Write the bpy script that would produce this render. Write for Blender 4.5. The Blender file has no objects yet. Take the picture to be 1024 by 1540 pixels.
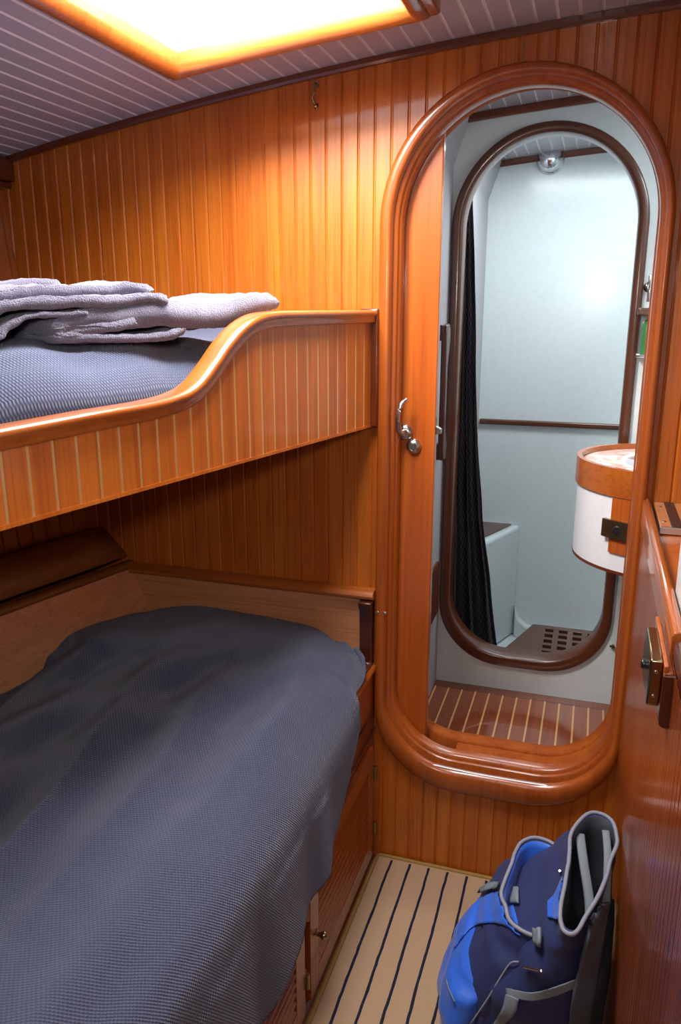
import bpy, bmesh, math, random
from mathutils import Vector, Matrix, noise
from mathutils.bvhtree import BVHTree
random.seed(7)
C = bpy.context.scene.collection
R = math.radians
D = 1.835          # forward bulkhead
D2 = 2.47          # bulkhead of the shower
Y3 = 3.25          # far wall of the shower
def cz(x): return 2.070 + .06*x - .045*x*x     # camber of the deckhead

# ------------------------------------------------------------------ materials
def nmat(name):
    m = bpy.data.materials.new(name); m.use_nodes = True
    nt = m.node_tree; b = nt.nodes['Principled BSDF']
    return m, nt, b
def plain(name, col, rough=.5, metal=0, coat=0, coatr=.1, sheen=0, bump=None, spec=.5):
    m, nt, b = nmat(name)
    b.inputs['Base Color'].default_value = (*col, 1)
    b.inputs['Roughness'].default_value = rough
    b.inputs['Metallic'].default_value = metal
    b.inputs['Coat Weight'].default_value = coat
    b.inputs['Coat Roughness'].default_value = coatr
    b.inputs['Sheen Weight'].default_value = sheen
    b.inputs['Specular IOR Level'].default_value = spec
    tc = nt.nodes.new('ShaderNodeTexCoord')
    n = nt.nodes.new('ShaderNodeTexNoise'); n.inputs['Scale'].default_value = bump[0] if bump else 40
    n.inputs['Detail'].default_value = 4
    nt.links.new(tc.outputs['Object'], n.inputs['Vector'])
    mx = nt.nodes.new('ShaderNodeMix'); mx.data_type = 'RGBA'; mx.blend_type = 'MULTIPLY'
    mx.inputs[0].default_value = .12
    mx.inputs[6].default_value = (*col, 1)
    nt.links.new(n.outputs['Fac'], mx.inputs[7]); nt.links.new(mx.outputs[2], b.inputs['Base Color'])
    if bump:
        bp = nt.nodes.new('ShaderNodeBump'); bp.inputs['Strength'].default_value = bump[1]
        bp.inputs['Distance'].default_value = bump[2]
        nt.links.new(n.outputs['Fac'], bp.inputs['Height']); nt.links.new(bp.outputs[0], b.inputs['Normal'])
    return m
def wood(name, ca, cb, grain='Z', plank=None, pitch=.04, off=0, rough=.32, coat=.7, coatr=.1, gs=1.0, var=.5, lines=.32, uv=False, dark=(.05,.012,.003)):
    """varnished timber; grain axis; planks numbered along axis 'plank'"""
    m, nt, b = nmat(name); N = nt.nodes; L = nt.links
    tc = N.new('ShaderNodeTexCoord'); src = tc.outputs['UV' if uv else 'Object']
    sep = N.new('ShaderNodeSeparateXYZ'); L.new(src, sep.inputs[0])
    if plank:
        s = N.new('ShaderNodeMath'); s.operation = 'SUBTRACT'; L.new(sep.outputs[plank], s.inputs[0]); s.inputs[1].default_value = off
        d = N.new('ShaderNodeMath'); d.operation = 'DIVIDE'; L.new(s.outputs[0], d.inputs[0]); d.inputs[1].default_value = pitch
        fl = N.new('ShaderNodeMath'); fl.operation = 'FLOOR'; L.new(d.outputs[0], fl.inputs[0])
        pid = fl.outputs[0]
    else:
        v = N.new('ShaderNodeValue'); v.outputs[0].default_value = 3.3; pid = v.outputs[0]
    wn = N.new('ShaderNodeTexWhiteNoise'); wn.noise_dimensions = '1D'; L.new(pid, wn.inputs['W'])
    mp = N.new('ShaderNodeMapping'); mp.vector_type = 'POINT'
    sc = [70*gs]*3; sc['XYZ'.index(grain)] = 1.6*gs; mp.inputs['Scale'].default_value = sc
    L.new(src, mp.inputs[0])
    add = N.new('ShaderNodeVectorMath'); add.operation = 'MULTIPLY_ADD'
    L.new(wn.outputs['Color'], add.inputs[0]); add.inputs[1].default_value = (40, 40, 40); L.new(mp.outputs[0], add.inputs[2])
    n1 = N.new('ShaderNodeTexNoise'); n1.inputs['Scale'].default_value = .45; n1.inputs['Detail'].default_value = 3; n1.inputs['Distortion'].default_value = .6
    n2 = N.new('ShaderNodeTexNoise'); n2.inputs['Scale'].default_value = 3.0; n2.inputs['Detail'].default_value = 5
    L.new(add.outputs[0], n1.inputs['Vector']); L.new(add.outputs[0], n2.inputs['Vector'])
    r1 = N.new('ShaderNodeMapRange'); r1.inputs[1].default_value = .35; r1.inputs[2].default_value = .65; L.new(n1.outputs['Fac'], r1.inputs[0])
    mixf = N.new('ShaderNodeMix'); mixf.data_type = 'FLOAT'; mixf.inputs[0].default_value = var
    L.new(r1.outputs[0], mixf.inputs[2]); L.new(wn.outputs['Value'], mixf.inputs[3])
    c1 = N.new('ShaderNodeMix'); c1.data_type = 'RGBA'; c1.inputs[6].default_value = (*ca, 1); c1.inputs[7].default_value = (*cb, 1)
    L.new(mixf.outputs[0], c1.inputs[0])
    r2 = N.new('ShaderNodeMapRange'); r2.inputs[1].default_value = .5; r2.inputs[2].default_value = .72; r2.inputs[4].default_value = lines; L.new(n2.outputs['Fac'], r2.inputs[0])
    c2 = N.new('ShaderNodeMix'); c2.data_type = 'RGBA'; L.new(r2.outputs[0], c2.inputs[0]); L.new(c1.outputs[2], c2.inputs[6]); c2.inputs[7].default_value = (*dark, 1)
    L.new(c2.outputs[2], b.inputs['Base Color'])
    b.inputs['Roughness'].default_value = rough
    b.inputs['Coat Weight'].default_value = coat; b.inputs['Coat Roughness'].default_value = coatr
    bp = N.new('ShaderNodeBump'); bp.inputs['Strength'].default_value = .12; bp.inputs['Distance'].default_value = .001
    L.new(n2.outputs['Fac'], bp.inputs['Height']); L.new(bp.outputs[0], b.inputs['Normal'])
    return m
def fabric(name, col, dot, pitch=.007, k=.35, rough=.85, bumpd=.0015):
    """waffle weave with pale stitches, in UV metres"""
    m, nt, b = nmat(name); N = nt.nodes; L = nt.links
    tc = N.new('ShaderNodeTexCoord'); sep = N.new('ShaderNodeSeparateXYZ'); L.new(tc.outputs['UV'], sep.inputs[0])
    def sn(o, f, ph=0):
        a = N.new('ShaderNodeMath'); a.operation = 'MULTIPLY_ADD'; L.new(o, a.inputs[0]); a.inputs[1].default_value = f; a.inputs[2].default_value = ph
        s = N.new('ShaderNodeMath'); s.operation = 'SINE'; L.new(a.outputs[0], s.inputs[0]); return s.outputs[0]
    f = 2*math.pi/pitch
    su = sn(sep.outputs[0], f); sv = sn(sep.outputs[1], f)
    mu = N.new('ShaderNodeMath'); mu.operation = 'MULTIPLY'; L.new(su, mu.inputs[0]); L.new(sv, mu.inputs[1])
    r = N.new('ShaderNodeMapRange'); r.inputs[1].default_value = .35; r.inputs[2].default_value = .8; r.inputs[4].default_value = k; L.new(mu.outputs[0], r.inputs[0])
    c = N.new('ShaderNodeMix'); c.data_type = 'RGBA'; c.inputs[6].default_value = (*col, 1); c.inputs[7].default_value = (*dot, 1)
    L.new(r.outputs[0], c.inputs[0]); L.new(c.outputs[2], b.inputs['Base Color'])
    b.inputs['Roughness'].default_value = rough; b.inputs['Sheen Weight'].default_value = .25; b.inputs['Sheen Roughness'].default_value = .4
    b.inputs['Specular IOR Level'].default_value = .25
    bp = N.new('ShaderNodeBump'); bp.inputs['Strength'].default_value = .6; bp.inputs['Distance'].default_value = bumpd
    L.new(mu.outputs[0], bp.inputs['Height']); L.new(bp.outputs[0], b.inputs['Normal'])
    return m

TA, TB = (.74, .25, .024), (.43, .092, .005)
M = {}
M['plank'] = wood('teak_planks', TA, TB, 'Z', 0, .0385, -.51, coatr=.09, coat=.5, rough=.38, var=.7, lines=.42)
M['bunk_plank'] = wood('bunk_planks', (.74, .22, .018), (.52, .115, .006), 'Z', 0, .0415, .012, var=.5, coat=.3, rough=.42)
M['hull_plank'] = wood('hull_planks', (.40,.11,.015), (.25,.055,.007), 'Z', 1, .045, 0)
M['frame'] = wood('door_frame_teak', (.46, .115, .013), (.30, .058, .006), 'Z', coat=.5, coatr=.16, gs=.6, lines=.35)
M['door'] = wood('door_teak', (.52, .13, .016), (.38, .075, .008), 'Z', coatr=.12, gs=.6, lines=.3)
M['cap'] = wood('varnished_cap', (.50, .145, .02), (.34, .075, .009), 'Y', coatr=.07, gs=.5, lines=.35)
M['capx'] = wood('varnished_cap_across', (.50, .15, .028), (.36, .085, .012), 'X', coatr=.1, gs=.5, lines=.35)
M['trim'] = wood('dark_trim', (.16, .028, .005), (.10, .016, .003), 'X', coatr=.15, gs=.5, lines=.3)
M['trimy'] = wood('dark_trim_fore_aft', (.16, .028, .005), (.10, .016, .003), 'Y', coatr=.15, gs=.5, lines=.3)
M['ply'] = wood('mahogany_ply', (.62, .28, .13), (.50, .20, .08), 'X', rough=.5, coat=.15, coatr=.3, gs=.8, lines=.35, dark=(.16,.05,.015))
M['plyy'] = wood('mahogany_ply_side', (.70, .30, .13), (.58, .22, .09), 'Y', rough=.5, coat=.15, coatr=.3, gs=.8, lines=.35, dark=(.16,.05,.015))
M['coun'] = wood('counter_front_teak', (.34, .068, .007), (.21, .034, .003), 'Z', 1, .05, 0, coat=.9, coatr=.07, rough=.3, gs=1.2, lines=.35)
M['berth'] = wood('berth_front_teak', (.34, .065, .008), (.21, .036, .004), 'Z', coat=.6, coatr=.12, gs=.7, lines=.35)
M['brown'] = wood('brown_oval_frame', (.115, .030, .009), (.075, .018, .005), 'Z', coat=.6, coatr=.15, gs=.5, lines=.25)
M['darkw'] = wood('dark_mahogany', (.10, .02, .006), (.06, .012, .004), 'Z', coat=.5, coatr=.2, gs=.5, lines=.25)
M['sole'] = wood('cabin_sole', (.30, .060, .007), (.19, .032, .004), 'Y', 0, .046, 0, coat=1, coatr=.05, lines=.4)
M['holly'] = plain('holly_strip', (.62, .33, .12), .35, coat=.8, coatr=.06)
M['white'] = plain('white_gelcoat', (.63, .685, .69), .25, coat=.3, coatr=.15)
M['white2'] = plain('white_laminate', (.80, .80, .84), .35, coat=.3)
M['grey'] = plain('grey_liner', (.40, .38, .40), .5)
M['ceil'] = plain('ceiling_board', (.42, .40, .44), .45, coat=.2, coatr=.2)
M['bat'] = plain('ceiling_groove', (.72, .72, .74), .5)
M['chrome'] = plain('chrome', (.75, .75, .76), .12, metal=1)
M['steel'] = plain('brushed_steel', (.62, .62, .60), .28, metal=1)
M['brass'] = plain('aged_brass', (.36, .28, .15), .22, metal=1)
M['dbrass'] = plain('dull_brass', (.30, .22, .10), .35, metal=1)
M['black'] = plain('black_plastic', (.015, .015, .02), .3)
M['marble'] = None
M['carpet'] = plain('tan_carpet', (.46, .30, .185), .95, bump=(700, .6, .002), spec=.1)
M['stripe'] = plain('dark_stripe', (.018, .02, .04), .95, bump=(500, .5, .002), spec=.1)
M['bind'] = plain('carpet_binding', (.34, .20, .065), .9, bump=(500, .6, .002), spec=.1)
M['cover'] = fabric('navy_bedspread', (.062, .070, .125), (.15, .18, .26), .0066, .42)
M['cover2'] = fabric('slate_duvet', (.07, .085, .15), (.17, .19, .28), .006, .5)
M['groove'] = plain('lit_seam', (.62, .33, .13), .3, coat=.6, coatr=.1)  # bunk seams: light caught on the groove bevels, put into the colour
M['towel'] = plain('lilac_grey_terry', (.165, .155, .235), 1.0, sheen=.5, bump=(420, .9, .005), spec=.05)
M['curtain'] = fabric('black_curtain', (.006, .007, .014), (.015, .02, .04), .03, .5)
M['navy'] = plain('navy_nylon', (.022, .030, .105), .6, sheen=.05, bump=(900, .25, .0006), spec=.3)
M['blue'] = plain('bright_blue_nylon', (.022, .12, .62), .5, sheen=.15, bump=(60, .35, .004), spec=.35)
M['strap'] = plain('grey_webbing', (.17, .20, .23), .7, bump=(800, .5, .001))
M['mesh'] = plain('dark_grey_padding', (.07, .085, .11), .85, bump=(900, .6, .001))
M['pipe'] = plain('grey_zip_tape', (.22, .23, .29), .6)
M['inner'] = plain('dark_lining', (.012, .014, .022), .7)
M['label'] = plain('pale_sticker', (.50, .36, .40), .6)
M['green'] = plain('green_bottle_plastic', (.05, .20, .06), .35)
M['scuff'] = plain('scuffed_metal_strip', (.55, .50, .50), .4, metal=.4)
M['pale'] = plain('white_plastic_tub', (.82, .86, .90), .3, coat=.3)
M['shelf'] = wood('shelf_teak', (.30, .095, .018), (.20, .055, .009), 'Y', coat=.35, coatr=.25, rough=.4, gs=.5, lines=.3)
M['coam'] = wood('pale_coaming', (.46, .26, .11), (.38, .20, .08), 'X', coatr=.2, gs=.5, lines=.15)
M['leather'] = wood('varnished_lid', (.55, .24, .11), (.46, .18, .07), 'Y', coatr=.15, gs=.5, lines=.2)
def marble():
    m, nt, b = nmat('pink_marble'); N = nt.nodes; L = nt.links
    tc = N.new('ShaderNodeTexCoord'); n = N.new('ShaderNodeTexNoise'); n.inputs['Scale'].default_value = 14; n.inputs['Detail'].default_value = 6; n.inputs['Distortion'].default_value = 1.6
    L.new(tc.outputs['Object'], n.inputs['Vector'])
    cr = N.new('ShaderNodeValToRGB'); e = cr.color_ramp.elements
    e[0].position = .35; e[0].color = (.70, .46, .38, 1); e[1].position = .62; e[1].color = (.85, .74, .68, 1)
    x = e.new(.48); x.color = (.55, .38, .32, 1)
    L.new(n.outputs['Fac'], cr.inputs[0]); L.new(cr.outputs[0], b.inputs['Base Color']); b.inputs['Roughness'].default_value = .2
    return m
M['marble'] = marble()
def ribs(m, pitch, dist):
    nt = m.node_tree; N = nt.nodes; L = nt.links; b = N['Principled BSDF']
    tc = N.new('ShaderNodeTexCoord'); sp = N.new('ShaderNodeSeparateXYZ'); L.new(tc.outputs['Object'], sp.inputs[0])
    a = N.new('ShaderNodeMath'); a.operation = 'MULTIPLY'; L.new(sp.outputs[1], a.inputs[0]); a.inputs[1].default_value = 2*math.pi/pitch
    q = N.new('ShaderNodeMath'); q.operation = 'SINE'; L.new(a.outputs[0], q.inputs[0])
    bp = N.new('ShaderNodeBump'); bp.inputs['Strength'].default_value = 1; bp.inputs['Distance'].default_value = dist
    L.new(q.outputs[0], bp.inputs['Height']); L.new(bp.outputs[0], b.inputs['Normal']); L.new(bp.outputs[0], b.inputs['Coat Normal'])
ribs(M['coun'], .0085, .00011)
def glassmat():
    m, nt, b = nmat('acrylic_pane'); N = nt.nodes; L = nt.links
    t = N.new('ShaderNodeBsdfTransparent'); g = N.new('ShaderNodeBsdfGlossy'); g.inputs['Roughness'].default_value = .05
    mx = N.new('ShaderNodeMixShader')
    mx.inputs[0].default_value = .04; L.new(t.outputs[0], mx.inputs[1]); L.new(g.outputs[0], mx.inputs[2])
    L.new(mx.outputs[0], N['Material Output'].inputs[0]); return m
M['glass'] = glassmat()

# ------------------------------------------------------------------ mesh helpers
class MB:
    def __init__(s): s.v = []; s.f = []; s.m = []; s.uv = {}
    def add(s, vs, fs, mi=0):
        o = len(s.v); s.v += [tuple(v) for v in vs]
        for f in fs: s.f.append(tuple(o+i for i in f)); s.m.append(mi)
        return o
    def box(s, a, b, mi=0, fn=None):
        x0,y0,z0 = a; x1,y1,z1 = b
        vs = [(x,y,z) for z in (z0,z1) for y in (y0,y1) for x in (x0,x1)]
        if fn: vs = [fn(v) for v in vs]
        s.add(vs, [(0,2,3,1),(4,5,7,6),(0,1,5,4),(2,6,7,3),(0,4,6,2),(1,3,7,5)], mi); return s
    def grid(s, P, mi=0, cu=False, cv=False, uv=None):
        n = len(P); m = len(P[0]); o = len(s.v)
        for i, row in enumerate(P):
            for j, p in enumerate(row):
                s.v.append(tuple(p))
                if uv: s.uv[o+i*m+j] = uv[i][j]
        for i in range(n if cu else n-1):
            for j in range(m if cv else m-1):
                a = o+i*m+j; b = o+i*m+(j+1)%m; c = o+((i+1)%n)*m+(j+1)%m; d = o+((i+1)%n)*m+j
                s.f.append((a,b,c,d)); s.m.append(mi)
        return s
    def prism(s, poly, ax, a, b, mi=0):
        """polygon in the two other axes, extruded along ax from a to b"""
        n = len(poly)
        def mk(p, t):
            return {'x': (t,p[0],p[1]), 'y': (p[0],t,p[1]), 'z': (p[0],p[1],t)}[ax]
        vs = [mk(p,a) for p in poly] + [mk(p,b) for p in poly]
        fs = [tuple(range(n)), tuple(range(2*n-1, n-1, -1))] + [(i, n+i, n+(i+1)%n, (i+1)%n) for i in range(n)]
        s.add(vs, fs, mi); return s
    def tube(s, pts, r, n=10, mi=0, closed=False, flat=1.0, up=(0,0,1), cap=True):
        pts = [Vector(p) for p in pts]; N = len(pts); rows = []
        for i, p in enumerate(pts):
            a = pts[(i-1) % N] if (closed or i) else p; b = pts[(i+1) % N] if (closed or i < N-1) else p
            t = (b-a).normalized(); u = Vector(up)
            if abs(t.dot(u)) > .97: u = Vector((1,0,0)) if abs(t.x) < .9 else Vector((0,1,0))
            e1 = t.cross(u).normalized(); e2 = e1.cross(t).normalized()
            rr = r[i] if isinstance(r, (list, tuple)) else r
            rows.append([p + e1*rr*math.cos(2*math.pi*k/n) + e2*rr*flat*math.sin(2*math.pi*k/n) for k in range(n)])
        o = len(s.v); s.grid(rows, mi, cu=closed, cv=True)
        if cap and not closed:
            s.f.append(tuple(o+k for k in range(n))); s.m.append(mi)
            s.f.append(tuple(o+(N-1)*n+k for k in range(n-1,-1,-1))); s.m.append(mi)
        return s
    def lathe(s, prof, c, ax='z', n=24, mi=0, sx=1, sy=1):
        rows = []
        for k in range(n):
            a = 2*math.pi*k/n; row = []
            for r, h in prof:
                u, v = r*math.cos(a)*sx, r*math.sin(a)*sy
                row.append({'z': (c[0]+u, c[1]+v, c[2]+h), 'y': (c[0]+u, c[1]+h, c[2]+v), 'x': (c[0]+h, c[1]+u, c[2]+v)}[ax])
            rows.append(row)
        s.grid(rows, mi, cu=True); return s
    def build(s, name, mats, parent=None, smooth=35, bevel=0, label=None, seg=2, solid=0, sub=0):
        me = bpy.data.meshes.new(name); me.from_pydata(s.v, [], s.f)
        if not isinstance(mats, (list, tuple)): mats = [mats]
        for m in mats: me.materials.append(m)
        me.polygons.foreach_set('material_index', s.m)
        if s.uv:
            l = me.uv_layers.new(name='UVMap')
            for lp in me.loops: l.data[lp.index].uv = s.uv.get(lp.vertex_index, (0,0))
        bm = bmesh.new(); bm.from_mesh(me)
        if not s.uv: bmesh.ops.remove_doubles(bm, verts=bm.verts, dist=1e-6)
        bmesh.ops.recalc_face_normals(bm, faces=bm.faces); bm.to_mesh(me); bm.free()
        if smooth: me.shade_smooth(); me.set_sharp_from_angle(angle=R(smooth))
        o = bpy.data.objects.new(name, me); C.objects.link(o)
        if parent: o.parent = parent; o.matrix_parent_inverse = Matrix.Translation(parent.location).inverted() if False else parent_inv(parent)
        if solid:
            q = o.modifiers.new('Solid', 'SOLIDIFY'); q.thickness = abs(solid); q.offset = -1 if solid > 0 else 1
        if bevel:
            q = o.modifiers.new('Bevel', 'BEVEL'); q.width = bevel; q.segments = seg; q.limit_method = 'ANGLE'; q.angle_limit = R(40)
        if sub:
            q = o.modifiers.new('Sub', 'SUBSURF'); q.levels = sub; q.render_levels = sub
        if label: o['label'] = label
        return o
def parent_inv(p): return Matrix.Translation(p.location).inverted()
def thing(name, label, cat, loc=(0,0,0), group=None):
    o = bpy.data.objects.new(name, None); C.objects.link(o); o.location = loc; o.empty_display_size = .05
    o['label'] = label; o['category'] = cat
    if group: o['group'] = group
    return o
def tag(o, label, cat, group=None):
    o['label'] = label; o['category'] = cat
    if group: o['group'] = group
    return o
def struct(o, label=None):
    o['kind'] = 'structure'
    if label: o['label'] = label
    return o
def nz(x, y=0, z=0): return noise.noise(Vector((x, y, z)))
def lerp(a, b, t): return a + (b-a)*t
def interp(pts, x):
    if x <= pts[0][0]: return pts[0][1]
    for (a, u), (b, v) in zip(pts, pts[1:]):
        if x <= b:
            t = (x-a)/(b-a); t = t*t*(3-2*t); return u+(v-u)*t
    return pts[-1][1]
def interpl(pts, x):
    if x <= pts[0][0]: return pts[0][1]
    for (a, u), (b, v) in zip(pts, pts[1:]):
        if x <= b: return u+(v-u)*(x-a)/(b-a)
    return pts[-1][1]
def smooth_path(pts, n=8):
    """Catmull-Rom through points"""
    P = [Vector(p) for p in pts]; P = [P[0]*2-P[1]] + P + [P[-1]*2-P[-2]]; out = []
    for i in range(1, len(P)-2):
        for k in range(n):
            t = k/n
            out.append(.5*((2*P[i]) + (P[i+1]-P[i-1])*t + (2*P[i-1]-5*P[i]+4*P[i+1]-P[i+2])*t*t + (3*P[i]-P[i-1]-3*P[i+1]+P[i+2])*t**3))
    out.append(P[-2]); return out

# rounded opening: semi-circular head, straight sides, rounded foot.  Same parametrisation for every offset.
def arch(cx, hw, top, bot, rb, ns=20, na=40, nb=12):
    zc = top-hw; P = []
    for k in range(ns+1): P.append((cx-hw, lerp(bot+rb, zc, k/ns)))
    for k in range(1, na+1): a = math.pi*(1-k/na); P.append((cx+hw*math.cos(a), zc+hw*math.sin(a)))
    for k in range(1, ns+1): P.append((cx+hw, lerp(zc, bot+rb, k/ns)))
    for k in range(1, nb+1): a = -math.pi/2*k/nb; P.append((cx+hw-rb+rb*math.cos(a), bot+rb+rb*math.sin(a)))
    for k in range(1, 13): P.append((lerp(cx+hw-rb, cx-hw+rb, k/12), bot))
    for k in range(1, nb): a = -math.pi/2-math.pi/2*k/nb; P.append((cx-hw+rb+rb*math.cos(a), bot+rb+rb*math.sin(a)))
    return P
def ring(mb, inner, outer, prof, mi=0, y0=0):
    rows = []
    for (ix, iz), (ox, oz) in zip(inner, outer):
        rows.append([(lerp(ix, ox, t), y0+y, lerp(iz, oz, t)) for t, y in prof])
    mb.grid(rows, mi, cu=True, cv=True)
def arch_z(A, x):
    """lower and upper crossing of an arch outline at x"""
    zs = []
    for (x0, z0), (x1, z1) in zip(A, A[1:]+A[:1]):
        if (x0-x)*(x1-x) <= 0 and x0 != x1: zs.append(z0+(z1-z0)*(x-x0)/(x1-x0))
    return (min(zs), max(zs)) if len(zs) > 1 else None

# ------------------------------------------------------------------ bulkheads
IN1 = arch(-.171, .275, 1.951, .350, .17)
OUT1 = arch(-.181, .3125, 1.990, .254, .225)
CUT1 = arch(-.176, .290, 1.972, .300, .20)
IN2 = arch(-.163, .245, 1.976, .372, .19)
OUT2 = arch(-.165, .277, 2.005, .333, .21)
CUT2 = arch(-.164, .260, 1.990, .352, .20)
def skin(mb, xs_y, cut, ztop, zbot, mi=0):
    for (xa, ya), (xb, yb) in zip(xs_y, xs_y[1:]):
        ca, cb = arch_z(cut, xa), arch_z(cut, xb)
        if xb-xa < 1e-9 and ya == yb: continue
        ta, tb = ztop(xa), ztop(xb)
        if ca and cb:
            mb.add([(xa,ya,ca[1]),(xb,yb,cb[1]),(xb,yb,tb),(xa,ya,ta)], [(0,1,2,3)], mi)
            mb.add([(xa,ya,zbot),(xb,yb,zbot),(xb,yb,cb[0]),(xa,ya,ca[0])], [(0,1,2,3)], mi)
        else:
            mb.add([(xa,ya,zbot),(xb,yb,zbot),(xb,yb,tb),(xa,ya,ta)], [(0,1,2,3)], mi)
def groove_cols(x0, x1, pitch, off, y, depth=.0045, hw=.0032, extra=3):
    k = math.ceil((x0-off)/pitch); cols = [(x0, y)]
    while off+k*pitch < x1:
        g = off+k*pitch
        if g-hw > x0: cols += [(g-hw, y), (g-.0006, y+depth), (g+.0006, y+depth), (g+hw, y)]
        for e in range(1, extra+1): 
            xx = g+pitch*e/(extra+1)
            if xx < x1: cols.append((xx, y))
        k += 1
    cols.append((x1, y)); return cols
b = MB()
skin(b, groove_cols(-1.9, .9, .0385, -.51, D, .003, .0036), CUT1, lambda x: cz(x)+.01, -.02)
n0 = len(b.f)
skin(b, sorted([(-1.9+i*.02, D+.105) for i in range(141)]+[(-.4659, D+.105), (.1139, D+.105)]), CUT1, lambda x: cz(x)+.01, -.02, 1)
struct(b.build('wall_front', [M['plank'], M['white']], smooth=0))
b = MB()
skin(b, sorted([(-.62+i*.01, D2) for i in range(153)]+[(-.4239, D2), (.0959, D2)]), CUT2, lambda x: cz(x)+.01, 0.0)
skin(b, sorted([(-.62+i*.01, D2+.04) for i in range(153)]+[(-.4239, D2+.04), (.0959, D2+.04)]), CUT2, lambda x: cz(x)+.01, 0.0)
struct(b.build('wall_middle', M['white'], smooth=0))

# door frame 1
door = thing('door_1', 'tall arched teak doorway into the wet room with a sliding door', 'door', (-.18, D, .25)); door['kind'] = 'structure'
b = MB()
ring(b, IN1, OUT1, [(1,.004),(1,-.010),(.975,-.015),(.92,-.0185),(.80,-.021),(.62,-.0225),(.48,-.021),(.40,-.0175),(.36,-.012),(.34,-.009),(.33,-.003),(.20,-.001),(.15,.001),(.13,.008),(.04,.010),(.0,.014),(.0,.040),(.6,.040),(.6,.004)], y0=D)
b.build('door_frame', M['frame'], door, smooth=50)
b = MB()
IN1b = arch(-.171, .275, 1.964, .362, .165)
OUT1b = arch(-.176, .310, 1.992, .26, .22)
ring(b, IN1b, OUT1b, [(1,.118),(1,.106),(.6,.106),(.6,.076),(.10,.076),(.03,.082),(0,.09),(0,.112),(.05,.118)], y0=D)
M['framein'] = wood('oiled_teak', (.40, .10, .012), (.28, .055, .006), 'Z', coat=0, rough=.7, gs=.6, lines=.35); M['framein'].node_tree.nodes['Principled BSDF'].inputs['Specular IOR Level'].default_value = .15
b.build('inner_frame', M['framein'], door, smooth=50)
b = MB(); rr_ = []
for (ix, iz), (ox, oz) in zip(IN1b, OUT1b):
    if ix > -.30: rr_.append([(lerp(ix, ox, t_), D+y_, lerp(iz, oz, t_)) for t_, y_ in ((.6,.036),(.12,.036),(.12,.080),(.6,.080))])
b.grid(rr_); b.build('jamb', M['framein'], door, smooth=50)
b = MB(); b.tube(smooth_path([(-.335, D-.0085, .324), (-.24, D-.0065, .318), (-.10, D-.0065, .318), (.0, D-.0085, .322)], 6), .004, 8, flat=.4)
b.build('sill_strip', M['scuff'], door, label='scuffed pale metal strip')
for x in (-.484, -.465):
    b = MB(); b.lathe([(0,-.0032),(.003,-.003),(.0045,0),(.0045,.003)], (x, D-.0195 if x < -.48 else D-.0225, .742), 'y', 12)
    b.build('screw', M['steel'], door)
# sliding door leaf
b = MB(); b.box((-.95, D+.046, .33), (-.362, D+.070, 1.95)); leaf = b.build('door_panel', M['door'], door, bevel=.003)
b = MB(); hx, hy, hz_ = -.437, D+.046, 1.200
b.lathe([(0,-.012),(.012,-.012),(.016,-.009),(.019,-.007),(.0195,0),(.0195,.002)], (hx, hy, hz_), 'y', 28)
pts = smooth_path([(hx, hy-.008, hz_+.002), (hx-.004, hy-.035, hz_+.004), (hx-.007, hy-.048, hz_+.022), (hx-.006, hy-.054, hz_+.05), (hx+.0, hy-.050, hz_+.075), (hx+.010, hy-.040, hz_+.086)], 6)
b.tube(pts, [.009]*6+[.0075]*(len(pts)-12)+[.006]*6, 12, flat=.75)
b.build('handle', M['steel'], leaf, smooth=60, label='satin steel lever handle turned up')
b = MB(); b.lathe([(0,-.010),(.009,-.010),(.010,-.0115),(.014,-.010),(.0185,-.004),(.0185,.002)], (-.414, hy, 1.166), 'y', 28)
b.box((-.416, hy-.0145, 1.159), (-.412, hy-.009, 1.173))
b.build('lock_cylinder', M['steel'], leaf, smooth=50, label='round steel thumb turn')
b = MB(); b.prism([(-.362, 1.196), (-.349, 1.199), (-.349, 1.210), (-.362, 1.218)], 'y', D+.052, D+.066); b.build('latch', M['steel'], leaf, bevel=.001)
# door frame 2
d2 = thing('door_2', 'dark brown oval frame of the shower doorway beyond the wet room', 'door', (-.165, D2, .33)); d2['kind'] = 'structure'
b = MB()
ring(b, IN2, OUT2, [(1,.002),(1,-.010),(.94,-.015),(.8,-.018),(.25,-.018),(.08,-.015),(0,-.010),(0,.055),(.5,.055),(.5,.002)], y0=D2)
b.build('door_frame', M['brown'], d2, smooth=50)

# ------------------------------------------------------------------ deckhead with hatch hole
HX0, HX1, HY0, HY1 = -.845, -.37, 1.06, 1.565
def ceiling(name, x0, x1, y0, y1, hole=None, mats=None):
    b = MB(); p = .0425; off = -.975; k = math.ceil((x0-off)/p); xs = [(x0, 0, 0)]
    while off+k*p < x1:
        g = off+k*p; xs += [(g-.0034, 0, 1), (g-.0012, .0028, 1), (g+.0012, .0028, 1), (g+.0034, 0, 0)]; k += 1
    xs.append((x1, 0, 0)); xs = [c for c in xs if x0 <= c[0] <= x1]
    if hole:
        for h in (hole[0], hole[1]):
            if not any(abs(c[0]-h) < 1e-4 for c in xs): xs.append((h, 0, 0))
        xs.sort()
    for (a, da, ma), (c, dc, _) in zip(xs, xs[1:]):
        za, zc = cz(a)+da, cz(c)+dc
        segs = [(y0, y1)]
        if hole and a >= hole[0]-1e-6 and c <= hole[1]+1e-6: segs = [(y0, hole[2]), (hole[3], y1)]
        for s0, s1 in segs: b.add([(a,s0,za),(c,s0,zc),(c,s1,zc),(a,s1,za)], [(0,1,2,3)], ma)
    return struct(b.build(name, mats or [M['ceil'], M['bat']], smooth=0))
ceiling('ceiling', -2.8, .93, -1.25, D, (HX0, HX1, HY0, HY1))
ceiling('ceiling', -.62, .9, D+.105, D2)
ceiling('ceiling', -.62, .9, D2+.04, Y3)
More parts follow.
